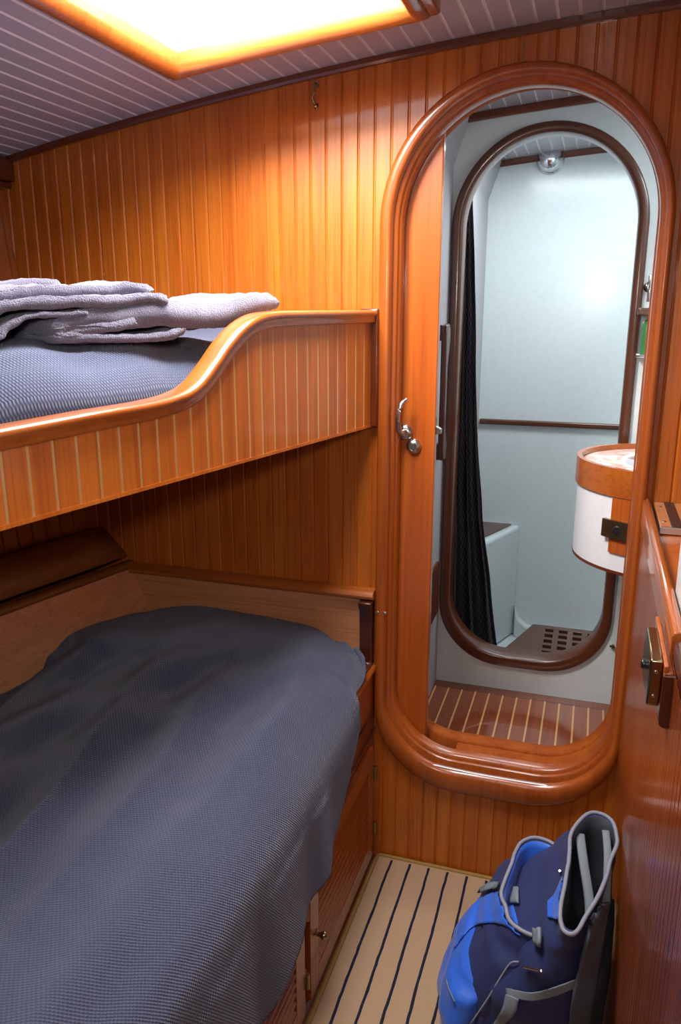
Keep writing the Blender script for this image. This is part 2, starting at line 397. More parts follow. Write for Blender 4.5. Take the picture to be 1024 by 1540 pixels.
# trims at the bulkheads
def trim_along(name, y0, y1, x0, x1, h, mat=None, n=40):
    b = MB(); rows = []
    for i in range(n+1):
        x = lerp(x0, x1, i/n); z = cz(x)
        rows.append([(x, y1, z-h), (x, y0+.004, z-h), (x, y0, z-h+.005), (x, y0, z-.001), (x, y1, z-.001)])
    b.grid(rows, cv=True); return struct(b.build(name, mat or M['trim'], smooth=30))
trim_along('trim_1', D-.014, D, -1.50, .9, .016)
trim_along('trim_2', D2-.014, D2, -.44, .9, .022)
trim_along('trim_3', Y3-.014, Y3, -.44, .9, .022)
b = MB(); b.box((-1.56, -1.2, cz(-1.5)-.062), (-1.485, D, cz(-1.5)-.006)); b.box((-1.56, -1.2, cz(-1.5)-.078), (-1.497, D, cz(-1.5)-.060))
struct(b.build('trim_4', M['trimy'], bevel=.006))
b = MB(); b.box((-.44, Y3-.018, 1.033), (.9, Y3, 1.055)); struct(b.build('trim_5', M['brown'], bevel=.006))

# ------------------------------------------------------------------ hatch
w = thing('window_1', 'open teak framed deck hatch full of bright daylight', 'window', (-.61, 1.31, cz(-.61))); w['kind'] = 'structure'
def S(x, y, dz): return (x, y, cz(x)+dz)
def rail(mb, pts, prof, mi=0, n=10):
    """profile (inward offset, dz) swept round the rectangle, mitred"""
    x0, x1, y0, y1 = pts
    cor = [(x0,y0,1,1),(x0,y1,1,-1),(x1,y1,-1,-1),(x1,y0,-1,1)]
    rows = []
    for q in range(4):
        a = cor[q]; c = cor[(q+1)%4]
        for i in range(n):
            t = i/n
            rows.append([S(lerp(a[0]+a[2]*o*kx(q,0), c[0]+c[2]*o*kx(q,1), t) if False else lerp(a[0]+a[2]*o, c[0]+c[2]*o, t), lerp(a[1]+a[3]*o, c[1]+c[3]*o, t), dz) for o, dz in prof])
    mb.grid(rows, mi, cu=True, cv=True)
b = MB()
rail(b, (-.895, -.325, 1.01, 1.612), [(0,0),(0,-.018),(.004,-.022),(.016,-.024),(.018,-.030),(.030,-.036),(.040,-.034),(.048,-.026),(.051,-.015),(.051,.005),(.03,.005)])
b.build('window_frame', M['capx'], w, smooth=50)
b = MB()
T = 2.068
for (x0,y0,x1,y1) in ((HX0,HY0,HX0,HY1),(HX0,HY1,HX1,HY1),(HX1,HY1,HX1,HY0),(HX1,HY0,HX0,HY0)):
    dx = .02*(1 if y0==y1 else 0)
    nx, ny = {True: (0, .02 if y0 == HY1 else -.02), False: (-.02 if x0 == HX0 else .02, 0)}[y0 == y1]
    P = [S(x0,y0,-.004), S(x1,y1,-.004), (x1,y1,T), (x0,y0,T)]; Q = [(p[0]+nx, p[1]+ny, p[2]) for p in P]
    b.add(P+Q, [(0,1,2,3),(4,7,6,5),(0,4,5,1),(1,5,6,2),(2,6,7,3),(3,7,4,0)])
b.build('coaming', M['coam'], w, smooth=0)
b = MB(); b.box((HX0-.02, HY0-.02, T), (HX1+.02, HY1+.02, T+.008)); b.build('pane', M['glass'], w, smooth=0)
b = MB(); b.box((-.662, HY1-.0015, 2.016), (-.565, HY1, 2.064)); b.build('sticker', M['label'], w, smooth=0, label='pale pink sticker on the hatch coaming')
for x, y in ((-.886,1.10),(-.886,1.60),(-.79,1.604),(-.45,1.604),(-.345,1.604),(-.332,1.5)):
    b = MB(); b.lathe([(0,-.0035),(.003,-.003),(.0045,0),(.0045,.004)], S(x,y,-.022), 'z', 10); b.build('screw', M['steel'], w)

# ------------------------------------------------------------------ shell
b = MB(); b.box((-2.8,-1.25,-.03),(.93,D+.105,0)); struct(b.build('floor', M['sole'], smooth=0))
# raised sole of the wet room: teak and holly
b = MB(); b.box((-.62, D+.105, .20), (.9, D2, .243))
k = 0
for i in range(-9, 22):
    x = -.164 + i*.0455 - .0225*0
    if -.44 < x < .88: b.box((x-.0026, D+.12, .2425), (x+.0026, D2-.045, .2434), 1)
b.box((-.44, D2-.045, .2425), (.9, D2-.043, .2434), 2)
struct(b.build('floor', [M['sole'], M['holly'], M['darkw']], smooth=0))
b = MB(); b.box((-.62, D2+.04, .06), (.9, Y3, .12)); struct(b.build('floor', M['white'], smooth=0))
b = MB(); b.box((.9,-1.2,-.02),(.93,Y3,2.1)); struct(b.build('wall_right', M['white'], smooth=0))
b = MB(); b.box((-2.8,-1.23,-.02),(.93,-1.2,2.1)); struct(b.build('wall_back', M['hull_plank'], smooth=0))
b = MB(); b.box((-.62,Y3,.05),(.93,Y3+.03,2.15)); struct(b.build('wall_far', M['white'], smooth=0))
# left liner of the wet room and shower, leaning in under the deck
b = MB()
for y0, y1 in ((D+.105, D2), (D2+.04, Y3)):
    b.prism([(-.46,.0),(-.445,.0),(-.445,1.90),(-.40,2.035),(-.40,2.09),(-.46,2.09)], 'y', y0, y1)
struct(b.build('wall_left', M['grey'], smooth=0))
# hull side by the berth, planked, angled
a_ = R(13.85); H = Vector((math.sin(a_), math.cos(a_), 0)); NL = Vector((-math.cos(a_), math.sin(a_), 0)); Q0 = Vector((-1.218, D, 0))
def hull(u, s, z): p = Q0 + NL*u + H*s; return (p.x, p.y, z)       # u to the left, s forward (negative comes nearer)
b = MB(); rows = []
s = .05
while s > -3.3:
    for ds, du in ((0,0),(-.0028,.0045),(-.0036,.0045),(-.0064,0)):
        rows.append([hull(.115+du, s+ds, .0), hull(.115+du, s+ds, .82), hull(.13+du, s+ds, 1.0), hull(.17+du, s+ds, 1.22), hull(.27+du, s+ds, 1.5), hull(.34+du, s+ds, 2.05)])
    s -= .045
b.grid(rows); struct(b.build('wall_left', M['hull_plank'], smooth=0))

# ------------------------------------------------------------------ berth side: shelf, boards
t = thing('hull_shelf', 'varnished teak shelf with a sloping front along the hull above the lower berth', 'shelf', (-1.30, 1.3, .80))
b = MB(); prof = [(-.018,.786),(-.020,.792),(-.018,.800),(-.012,.804),(0,.803),(.004,.806),(.008,.812)]
fr = [(.010,.815),(.05,.860),(.070,.882),(.080,.890),(.090,.893),(.098,.890),(.100,.884),(.100,.83)]
def sweep_hull(mb, prof, s0, s1, n=12, closed=False, end=None):
    rows = []
    for i in range(n+1):
        s = lerp(s0, s1, i/n); rows.append([hull(u, s + (end(u, z) if end else 0), z) for u, z in prof])
    mb.grid(rows, cv=closed)
b = MB(); sweep_hull(b, [(-.018,.786),(-.021,.792),(-.018,.800),(-.012,.804),(.004,.804),(.012,.800),(.012,.780)], -3.0, -.004, closed=True); b.build('lip', M['shelf'], t, smooth=50)
b = MB(); sweep_hull(b, fr, -3.0, -.002, 24); b.build('shelf_front', M['shelf'], t, smooth=50, solid=.012)
b = MB(); sweep_hull(b, [(.09,.835),(.135,.835),(.135,.845),(.09,.845)], -3.0, 0, closed=True); b.build('shelf_bottom', M['darkw'], t, smooth=0)
b = MB(); sweep_hull(b, [(-.012,.785),(-.087,.60),(-.12,.50),(-.14,.50),(-.107,.60),(-.002,.785)], -3.0, .004, closed=True)
tag(b.build('side_board', M['plyy'], smooth=30), 'bare mahogany ply board sloping down along the hull side of the lower berth', 'board')
t = thing('berth_headboard', 'plain mahogany ply board with cap rail on the bulkhead above the lower bedspread', 'board', (-.85, D, .6))
b = MB(); b.box((-1.20, D-.014, .45), (-.532, D-.0005, .782)); b.build('panel', M['ply'], t, bevel=.001)
b = MB(); b.prism([(D-.0005,.776),(D-.030,.776),(D-.036,.780),(D-.038,.787),(D-.034,.795),(D-.026,.799),(D-.0005,.799)], 'x', -1.206, -.493); b.build('cap_rail', M['capx'], t, smooth=50, bevel=.001)
# carved corner bracket
b = MB(); b.prism([(D-.006,.56),(D-.105,.56),(D-.105,.60),(D-.030,.60),(D-.030,.70),(D-.034,.745),(D-.044,.760),(D-.046,.772),(D-.006,.776)], 'x', -.530, -.496)
tag(b.build('corner_bracket', M['darkw'], bevel=.003), 'dark teak bracket with a carved top at the corner of the lower berth', 'bracket')

# ------------------------------------------------------------------ lower berth front with louvred doors
t = thing('lower_berth', 'teak base of the lower berth with louvred locker doors facing the carpet', 'berth', (-.5, 1.0, 0))
X0 = -.49
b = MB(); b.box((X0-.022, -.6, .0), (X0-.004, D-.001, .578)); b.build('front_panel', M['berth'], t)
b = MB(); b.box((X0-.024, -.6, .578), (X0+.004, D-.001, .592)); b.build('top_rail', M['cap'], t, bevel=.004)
b = MB(); b.box((-1.36, -.6, .45), (X0-.022, D-.001, .47), fn=None); b.build('bunk_board', M['ply'], t)
for (y0, y1, z0, z1, knob) in ((1.285, 1.778, .045, .375, 1.44), (.70, 1.250, .045, .375, .86)):
    dd = MB(); dd.box((X0-.004, y0, z0), (X0+.010, y0+.05, z1)); dd.box((X0-.004, y1-.05, z0), (X0+.010, y1, z1))
    dd.box((X0-.004, y0+.05, z0), (X0+.010, y1-.05, z0+.05)); dd.box((X0-.004, y0+.05, z1-.05), (X0+.010, y1-.05, z1))
    n = 10
    for i in range(n):
        za = lerp(z0+.05, z1-.05, i/n)
        dd.prism([(X0-.003, za+.018), (X0+.009, za+.001), (X0+.009, za+.007), (X0-.003, za+.024)], 'y', y0+.048, y1-.048) if False else dd.add(
            [(X0-.003, y0+.048, za+.02),(X0+.009, y0+.048, za+.002),(X0+.009, y1-.048, za+.002),(X0-.003, y1-.048, za+.02),
             (X0-.003, y0+.048, za+.025),(X0+.009, y0+.048, za+.007),(X0+.009, y1-.048, za+.007),(X0-.003, y1-.048, za+.025)],
            [(0,1,2,3),(7,6,5,4),(0,4,5,1),(1,5,6,2),(2,6,7,3),(3,7,4,0)])
    do = dd.build('door', M['berth'], t, bevel=.002)
    for z in (.125, .297):
        h = MB(); h.lathe([(0,-.018),(.0052,-.018),(.0052,.018),(0,.018)], (X0+.013, y1+.006, z), 'z', 12)
        h.box((X0-.003, y1-.002, z-.017), (X0+.0115, y1+.006, z+.017)); h.box((X0-.003, y1+.004, z-.014), (X0+.003, y1+.026, z+.014))
        h.build('hinge', M['dbrass'], do, smooth=40)
    h = MB(); h.lathe([(0,.028),(.006,.027),(.010,.022),(.009,.017),(.005,.012),(.005,.004),(.010,.002),(.011,0)], (X0+.010, y0+.028, .195), 'x', 16); h.build('knob', M['brass'], do, smooth=60)
b = MB(); b.box((X0-.004, 1.264, .03), (X0+.0005, 1.268, .40)); b.box((X0-.004, -.6, .40), (X0+.0015, D-.002, .403)); b.box((X0-.004, 1.2, .46), (X0+.0015, D-.03, .463))
b.build('bead', M['darkw'], t)

# ------------------------------------------------------------------ lower bedspread
hem = [(-.6,.24),(.0,.26),(.8,.27),(1.0,.285),(1.13,.315),(1.24,.335),(1.33,.345),(1.42,.375),(1.46,.41),(1.50,.44),(1.54,.49),(1.58,.53),(1.605,.60),(1.64,.615),(1.85,.62)]
b = MB(); P = []; UVs = []
NY, NU = 250, 150
def prof_at(y):
    s = (y-D)/math.cos(a_)
    xl = hull(-.045, s, 0)[0]                       # left edge on the sloping board
    zl = interp([(0,.60),(1.30,.605),(1.42,.63),(1.48,.665),(1.56,.68),(1.70,.672),(1.80,.655)], y)
    hz = interp(hem, y)
    end = max(0, (y-1.66)/.16); end = min(1, end)
    ze = lerp(.672, .650, end)
    pts = [(xl-.03, zl-.05), (xl, zl-.012), (xl+.04, zl+.012), (-1.0, .700), (-.85, .706-.012*end), (-.70, .696-.012*end), (-.60, .684-.012*end), (-.54, ze), (-.505, ze-.018), (-.483, ze-.045)]
    if hz > .585: pts += [(-.476, .622), (-.488, .604), (-.505, .597), (-.525, .595)]
    else:
        f = min(1, (1.60-y)/.2); g = max(0, min(1, (1.56-y)/.25))
        pts[-4:] = [(-.60, .684-.004*g), (-.545, ze-.010*g), (-.508, ze-.018-.012*g), (lerp(-.483,-.478,g), ze-.045-.024*g)]
        if g > 0: pts = pts
        pts += [(lerp(-.472,-.466,g), lerp(.615,.55,g)), (-.464, lerp(.585, min(.47, hz+.1) if hz < .45 else hz, g)), (-.463, lerp(lerp(.585, hz, .5), hz+.04, g)), (-.462, hz)]
    k_ = max(0, (y-1.66)/.16); sh = .075*k_*k_
    return [(p[0] - sh*max(0, min(1, (p[0]+.70)/.15)), p[1] + (.02*k_ if p[1] < .64 and hz > .585 else 0)) for p in pts]
for i in range(NY+1):
    y = lerp(-.6, 1.822, (i/NY)); pts = prof_at(y)
    pts3 = smooth_path([(p[0], 0, p[1]) for p in pts], 12)
    # resample by arc length
    L = [0]
    for p, q in zip(pts3, pts3[1:]): L.append(L[-1]+(q-p).length)
    row = []; ur = []; k = 0
    for j in range(NU+1):
        d = L[-1]*j/NU
        while k < len(L)-2 and L[k+1] < d: k += 1
        t_ = (d-L[k])/max(1e-9, L[k+1]-L[k]); p = pts3[k].lerp(pts3[k+1], t_)
        tan = (pts3[k+1]-pts3[k]).normalized(); nrm = Vector((-tan.z, 0, tan.x))
        if nrm.length and nrm.z < 0 and p.x < -.55: nrm = -nrm
        if p.x > -.55 and nrm.x < 0: nrm = -nrm
        x = p.x; env = min(1, d/.12)*(1 if y < 1.6 else max(.25, 1-(y-1.6)/.25))
        q = x + .10*(y-1.2) + .03*nz(x*2, y*1.2, 3)
        f1 = math.sin(q*22 + 2.2*nz(x*2.2, y*.9, 1.7)*2) ; f2 = 1-abs(nz(q*7, y*.8, 9))*2.2; f3 = nz(x*5, y*5, 4)
        amp = .006*f1 + .018*(f2-.4)*(.5+.8*abs(nz(x*1.7+5, y*1.1, 2))*2) + .010*f3 + .003*nz(x*16, y*14, 8) + .014*(1-abs(nz(q*3.1+4, y*.55, 2))*2.4)
        ph = math.atan2(x+.42, 2.15-y); amp += .011*math.sin(ph*30+2.5*nz(x*3, y*2, 6))*min(1, max(0, (1.9-y)/.4))*(.6+nz(x*2, y*2, 12))
        if x > -.52 and p.z < .60:                        # hanging part: vertical flutes
            amp = .011*math.sin(y*24+3*nz(y*4, 0, 1)) * (.6-p.z)/.3 + .003*f3 + .006*(.6-p.z)/.3
        amp *= 1 - .75*math.exp(-((p.x+.48)/.035)**2)*(1 if p.z > .52 else 0)
        if interp(hem, y) > .585 and p.z < .655 and p.x > -.6: amp = 0
        if env > 0 and (p.z > .60 or p.x > -.52): p = p + nrm*amp*env
        if p.x < -1 and p.z < .63: pass
        yy = y
        if i == NY: p = Vector((p.x, 0, p.z-.03))
        if i == NY-1: p = Vector((p.x, 0, p.z-.012))
        row.append((p.x, yy+.004*nz(x*6, 1, 2), p.z)); ur.append((d, y))
    P.append(row); UVs.append(ur)
b.grid(P, uv=UVs)
tag(b.build('bedspread', M['cover'], smooth=180, solid=.006), 'navy waffle weave bedspread rumpled over the lower berth and hanging to its front', 'bedspread')

# ------------------------------------------------------------------ upper bunk
th = R(11.7); BD = Vector((-math.sin(th), -math.cos(th), 0)); BN = Vector((math.cos(th), -math.sin(th), 0)); B0 = Vector((-.505, D-.0015, 0))
def bunk(s, o, z): p = B0+BD*s+BN*o; return (p.x, p.y, z)       # s along the front towards the viewer, o outwards to the cabin
capz0 = [(0,1.4935),(.36,1.4935),(.43,1.492),(.48,1.487),(.53,1.470),(.58,1.440),(.625,1.404),(.665,1.377),(.71,1.364),(.78,1.358),(.9,1.356),(1.1,1.351),(1.4,1.345),(2.2,1.33)]
capz = [(p.x, p.y) for p in smooth_path([(a, z, 0) for a, z in capz0], 10)]
t = thing('upper_bunk', 'planked teak upper bunk with a curved varnished cap rail along its front', 'bunk', (-.6, 1.4, 1.22))
b = MB(); cols = [(0,0)]; k = 1
while k*.0415 < 2.2:
    g = k*.0415+.012; cols += [(g-.0024,0),(g-.0006,-.0018),(g+.0006,-.0018),(g+.0024,0)] + [(g+.0415*e/4, 0) for e in (1,2,3)]; k += 1
rows = [[(s, o, 1.222), (s, o, interpl(capz, s)-.012)] for s, o in cols]
# built flat in local axes so the plank pattern follows the board
me_rows = rows
vb = MB()
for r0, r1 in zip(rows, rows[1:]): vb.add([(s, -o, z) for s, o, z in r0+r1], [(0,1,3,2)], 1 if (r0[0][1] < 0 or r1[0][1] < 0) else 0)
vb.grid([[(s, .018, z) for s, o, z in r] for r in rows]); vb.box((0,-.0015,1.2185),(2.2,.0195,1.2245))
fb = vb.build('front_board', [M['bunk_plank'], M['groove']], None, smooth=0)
# local x runs along BD, local y runs inwards (-BN)
mw = Matrix(((BD.x, -BN.x, 0, B0.x), (BD.y, -BN.y, 0, B0.y), (0,0,1,0), (0,0,0,1)))
fb.parent = t; fb.matrix_parent_inverse = parent_inv(t); fb.matrix_basis = mw
ss = []; s = .018
while s < 2.2: ss.append(s); s += .012 if .35 < s < .85 else .03
b = MB(); rows = []
for s in ss:
    z = interp(capz, s); ds = .012; dz = (interp(capz, s+ds)-interp(capz, s-ds))/(2*ds); c = 1/math.sqrt(1+dz*dz); sn = -dz*c   # normal in (s,z)
    row = []
    for o, h in [(.010,-.028),(.012,-.022),(.012,-.016),(.015,-.012),(.016,-.008),(.015,-.004),(.010,-.0008),(.003,0),(-.018,0),(-.026,-.001),(-.031,-.005),(-.032,-.012),(-.030,-.030),(-.004,-.030)]:
        row.append(bunk(s+sn*h, o, z+c*h))
    rows.append(row)
b.grid(rows, cv=True); b.build('cap_rail', M['cap'], t, smooth=60)
b = MB(); vs = [bunk(s, o, z) for z in (1.2185, 1.497) for s, o in ((0,-.032),(.020,-.032),(.020,.018),(0,.018))]
b.add(vs, [(0,3,2,1),(4,5,6,7),(0,1,5,4),(1,2,6,5),(2,3,7,6),(3,0,4,7)]); b.build('end_post', M['trim'], t, bevel=.004)
b = MB(); vs = [bunk(s, o, z) for z in (1.225, 1.245) for s, o in ((0.001,-.02),(2.2,-.02),(2.2,-.55),(0.3,-.95),(.12,-.95))]
n=5; b.add(vs, [tuple(range(n)), tuple(range(2*n-1,n-1,-1))]+[(i,n+i,n+(i+1)%n,(i+1)%n) for i in range(n)]); b.build('bunk_board', M['darkw'], t)

# duvet on the upper bunk
b = MB(); P = []; UVs = []
for i in range(111):
    s = lerp(.012, 2.0, i/110); row = []; ur = []
    W = .86 if s > .25 else .86
    for j in range(81):
        d = W*j/80                       # distance inwards from the board
        x, y, _ = bunk(s, -.040-d, 0)
        top = interp([(0,1.425),(.3,1.425),(.5,1.440),(.8,1.448),(1.5,1.45)], s)
        bulge = interp([(0,.00),(.012,.045),(.03,.075),(.07,.105),(.14,.118),(.3,.125),(.9,.13)], d)
        z = top-.118+bulge
        z += .006*nz(s*6, d*6, 2) + .004*nz(s*14, d*12, 5)
        z += .004*math.sin((s-.62)*28+3*nz(d*5,s*2,1))*min(1, d/.05)*(1 if s > .5 else .4)
        # raised edge against the bulkhead
        e = D-.006-y
        if y > D-.006: y = D-.006
        z += .062*math.exp(-(max(0, e)/.10)**2)*interp([(-1.6,.9),(-1.15,1.0),(-.9,.75),(-.75,.45),(-.6,.1)], x)
        if s < .5: z -= .018*math.exp(-((s-.40)/.05)**2)*math.exp(-(d/.10)**2)
        if s > .45:
            crease = math.exp(-((s-.52-.15*d)/.012)**2); z -= .008*crease
        row.append((x, y, z)); ur.append((d, s))
    P.append(row); UVs.append(ur)
b.grid(P, uv=UVs)
# front skirt of the quilt down to the bunk board
sk = []; su = []
for i in range(111):
    x, y, z = P[i][0]; s = lerp(.012, 2.0, i/110)
    sk.append([(x, y, z), (bunk(s, -.037, 0)[0], bunk(s, -.037, 0)[1], 1.26)]); su.append([(0, s), (-.05, s)])
b.grid(sk, uv=su)
tag(b.build('duvet', M['cover2'], smooth=180, solid=.004), 'slate blue waffle duvet filling the upper bunk behind the curved rail', 'duvet')

# ------------------------------------------------------------------ folded towels: a ribbon of cloth in the (along, height) plane, pushed back to depth
TD = Vector((.39, .92, 0)).normalized(); TP = Vector((-.757, 1.096, 0)); TNn = Vector((-TD.y, TD.x, 0))   # TNn points away (left/back)
def towel(name, label, prof, d0, depth, th=.012, group=None, twist=0, drift=None, tx=0):
    P = smooth_path([(a, 0, h) for a, h in prof], 9); n = len(P); nd = 26; b = MB()
    out, inn = [], []
    for i, p in enumerate(P):
        q = (P[min(i+1, n-1)]-P[max(i-1, 0)]).normalized(); nr = Vector((-q.z, 0, q.x))
        tt = interpl(th, i/(n-1)) + .0022*nz(p.x*30, p.z*40, d0*5+1); out.append(p+nr*tt/2); inn.append(p-nr*tt/2)
    # rounded cloth end
    loop = out + [out[-1].lerp(inn[-1], .5)+(P[-1]-P[-2]).normalized()*th[-1][1]*.5] + inn[::-1] + [out[0].lerp(inn[0], .5)-(P[1]-P[0]).normalized()*th[0][1]*.5]
    rows = []
    for k in range(nd+1):
        w_ = k/nd; dd = d0+depth*w_
        e = min(w_, 1-w_)*nd; shr = 1 - .35*max(0, 1-e/1.5)**2
        row = []
        for m_, p in enumerate(loop):
            ctr = loop[-1-m_] if False else None
            a = p.x + (drift(w_) if drift else 0); h = p.z
            j = .005*nz(a*16, h*30, k*.35+d0*9) + .003*nz(a*70, h*90, k*1.4)
            dd2 = dd + .005*nz(a*9, h*25, 3+d0)
            q = TP + TD*a + TNn*dd2
            row.append((q.x+tx, q.y, h + j - twist*w_))
        rows.append(row)
    o0 = len(b.v); b.grid(rows, cv=True)
    m_ = len(loop)
    # ends as strips across the ribbon
    for base in (0, nd*m_):
        for i in range(n-1):
            b.f.append((base+i, base+i+1, base+m_-2-(i+1), base+m_-2-i)); b.m.append(0)
        b.f += [(base+n-1, base+n, base+n+1), (base, base+2*n, base+2*n+1)]; b.m += [0, 0]
    o = b.build(name, M['towel'], smooth=180)
    return tag(o, label, 'towel', group)
G = 'folded bath towels on the upper bunk'
towel('towel', 'lilac grey towel lowest in the heap, thick right end lying on the curved rail',
      [(-.075,1.455),(-.02,1.452),(.04,1.451),(.10,1.452),(.150,1.456),(.166,1.466),(.150,1.478),(.09,1.476),(.02,1.470),(-.04,1.462),(-.068,1.466),(-.05,1.478),(.02,1.486),(.10,1.491),(.18,1.487),(.25,1.485),(.31,1.497),(.365,1.507),(.398,1.508)], 0.0, .20,
      [(-1,.014),(0,.014),(.42,.014),(.52,.018),(.64,.030),(.76,.046),(.88,.042),(.96,.034),(1,.022)], G)
towel('towel', 'lilac grey folded towel with a wavy hem curled at the left end of the heap',
      [(-.02,1.490),(-.08,1.490),(-.13,1.480),(-.155,1.470),(-.166,1.460),(-.178,1.462),(-.183,1.478),(-.168,1.494),(-.12,1.505),(-.06,1.508),(0,1.508),(.06,1.512),(.105,1.514),(.130,1.510)], -.004, .19,
      [(0,.007),(.22,.008),(.35,.012),(.5,.017),(.8,.017),(1,.015)], G)
towel('towel', 'lilac grey towel draped over the top of the heap with a rounded right fold',
      [(-.26,1.450),(-.235,1.447),(-.212,1.452),(-.200,1.480),(-.175,1.505),(-.11,1.521),(-.03,1.523),(.03,1.525),(.075,1.531),(.105,1.528)], .014, .16, [(0,.014),(.5,.017),(.85,.018),(1,.020)], G)
towel('towel', 'lilac grey folded towel lying flat behind the heap with its corner against the planks',
      [(-.10,1.505),(.02,1.514),(.12,1.522),(.21,1.530),(.25,1.534)], .20, .16, [(0,.018),(1,.014)], G, drift=lambda w: .04*w)
towel('towel', 'pinkish grey folded towel at the back left of the heap with a sharp corner',
      [(-.36,1.520),(-.25,1.524),(-.15,1.530),(-.05,1.534),(.07,1.540)], .23, .15, [(0,.02),(1,.016)], G, drift=lambda w: .02*w)

# ------------------------------------------------------------------ carpet
t = thing('carpet', 'tan boat carpet with thin navy stripes and bound edges on the cabin floor', 'carpet', (-.2, .8, 0))
b = MB(); b.box((-.474, -1.0, 0.0), (.115, D-.014, .009)); b.build('pile', M['carpet'], t, bevel=.003)
stx = [-.434+.0525*i for i in range(11)]
b = MB()
for i, x in enumerate(stx):
    if x > .10: continue
    rows = []
    for k in range(150):
        y = lerp(-1.0, D-.022, k/149); xx = x+.0022*nz(y*9, i*3.1)+.0012*nz(y*60, i); ww = .0034+.0009*nz(y*70, i*7)
        rows.append([(xx-ww, y, .0092), (xx, y, .0102), (xx+ww, y, .0092)])
    b.grid(rows)
o = b.build('stripes', M['stripe'], t, label='thin navy stripes'); 
b = MB(); ed = [(-.479,-1.0),(-.479,D-.030),(-.474,D-.014),(-.46,D-.009),(.115,D-.009)]
b.tube([(x,y,.007) for x,y in [(-.479, -1+.02*i) for i in range(140)]+[(-.477,D-.014)]+[(lerp(-.47,.115,i/30), D-.009+.0008*nz(i*2.1)) for i in range(31)]], .0065, 8)
b.build('binding', M['bind'], t, label='mustard brown bound edge')

# ------------------------------------------------------------------ hook on the bulkhead
b = MB(); x, z = -.648, 1.965
b.box((x-.007, D-.003, 1.978), (x+.007, D, 1.992)); b.box((x-.005, D-.003, 1.932), (x+.005, D, 1.945))
b.tube(smooth_path([(x,D-.003,1.985),(x+.003,D-.014,1.982),(x+.003,D-.020,1.968),(x-.003,D-.018,1.955),(x,D-.006,1.940),(x,D-.002,1.938)],6), .0028, 8)
b.lathe([(0,-.012),(.004,-.011),(.005,-.006),(.003,0)], (x,D,1.938), 'y', 10)
tag(b.build('hook', M['brass'], smooth=50), 'small brass curtain hook high on the planked bulkhead below the hatch', 'hook')

# ------------------------------------------------------------------ right hand counter
t = thing('counter', 'glossy red teak locker counter along the right side of the cabin', 'counter', (.4, .6, 0))
XC = .125
b = MB()
cols = [(-1.1, XC)]; g = -1.08
while g < D-.03:
    cols += [(g-.002, XC), (g, XC+.002), (g+.002, XC)]; g += .0262
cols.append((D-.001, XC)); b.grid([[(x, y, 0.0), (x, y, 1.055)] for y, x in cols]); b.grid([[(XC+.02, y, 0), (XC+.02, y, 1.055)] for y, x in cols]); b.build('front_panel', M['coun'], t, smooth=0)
b = MB(); b.box((XC+.02, -1.1, 1.045), (.88, D-.001, 1.062)); b.build('countertop', M['door'], t)
b = MB(); b.prism([(XC-.002,1.03),(XC-.002,1.079),(XC+.001,1.085),(XC+.007,1.087),(XC+.013,1.085),(XC+.016,1.079),(XC+.016,1.03)], 'y', 1.042, D-.0015); b.build('fiddle_rail', M['cap'], t, smooth=50, bevel=.0015)
b = MB(); b.box((XC+.001, -1.1, 1.02), (XC+.018, 1.036, 1.078)); b.build('rail_end', M['darkw'], t, bevel=.004)
# lock and strike on the counter front
lk = thing('rim_lock', 'brass box lock with a black knob on the counter front near its top rail', 'lock', (.11, 1.05, 1.0))
b = MB(); b.box((.0965, 1.0, .997), (.1125, 1.115, 1.062)); b.build('case', M['brass'], lk, bevel=.003, seg=3)
b = MB(); b.lathe([(0,-.008),(.005,-.0075),(.007,-.005),(.006,-.002),(.006,0)], (.0965,1.045,1.035),'x',16); b.build('knob', M['black'], lk, smooth=60)
b = MB()
for z in (1.046, 1.012):
    b = MB(); b.lathe([(0,-.0022),(.002,-.002),(.0028,0)], (.1045, 1.0, z), 'y', 10); b.build('screw', M['steel'], lk)
b = MB(); b.box((.1125, .990, 1.050), (.1185, 1.165, 1.060)); b.prism([(1.165,1.050),(.992,1.050),(.992,.980),(1.02,.975)], 'x', .1128, .1248)
b.build('backing_board', M['door'], lk, bevel=.0015)
b = MB(); b.prism([(.1120,1.048),(.1120,.985),(.1135,.978),(.118,.975),(.1290,.975),(.1290,1.048)], 'y', .9860, .9915); b.build('strike_plate', M['darkw'], lk, bevel=.001, label='dark wood strike block')
# folding lid at the back of the counter
t = thing('folding_lid', 'two small varnished boards joined by a black hinge strip at the back of the counter', 'lid', (.2, 1.72, 1.062))
b = MB(); b.box((.147, 1.62, 1.062), (.169, D-.003, 1.078)); b.build('board', M['leather'], t, bevel=.001)
b = MB(); b.box((.188, 1.62, 1.062), (.30, D-.003, 1.078)); b.build('board', M['leather'], t, bevel=.001)
b = MB(); b.box((.168, 1.618, 1.064), (.189, D-.003, 1.0795)); b.build('hinge_strip', M['black'], t, bevel=.001, label='black strip')
b = MB(); b.box((.146, 1.613, 1.064), (.31, 1.620, 1.0785)); b.build('edge_trim', M['steel'], t, bevel=.001)
b = MB()
for x, y in ((.157,1.79),(.157,1.66),(.205,1.79),(.215,1.66)):
    b = MB(); b.lathe([(0,.0015),(.004,.001),(.005,0)], (x,y,1.078),'z',10); b.build('screw', M['steel'], t)
b = MB(); b.prism([(.1440,1.0625),(.42,1.0625),(.43,1.30),(.1425,1.30)], 'y', .62, 1.245)
b2 = b; tag(b.build('storage_tub', M['pale'], bevel=.008, seg=3), 'white tub standing on the right hand counter at the edge of the picture', 'tub')

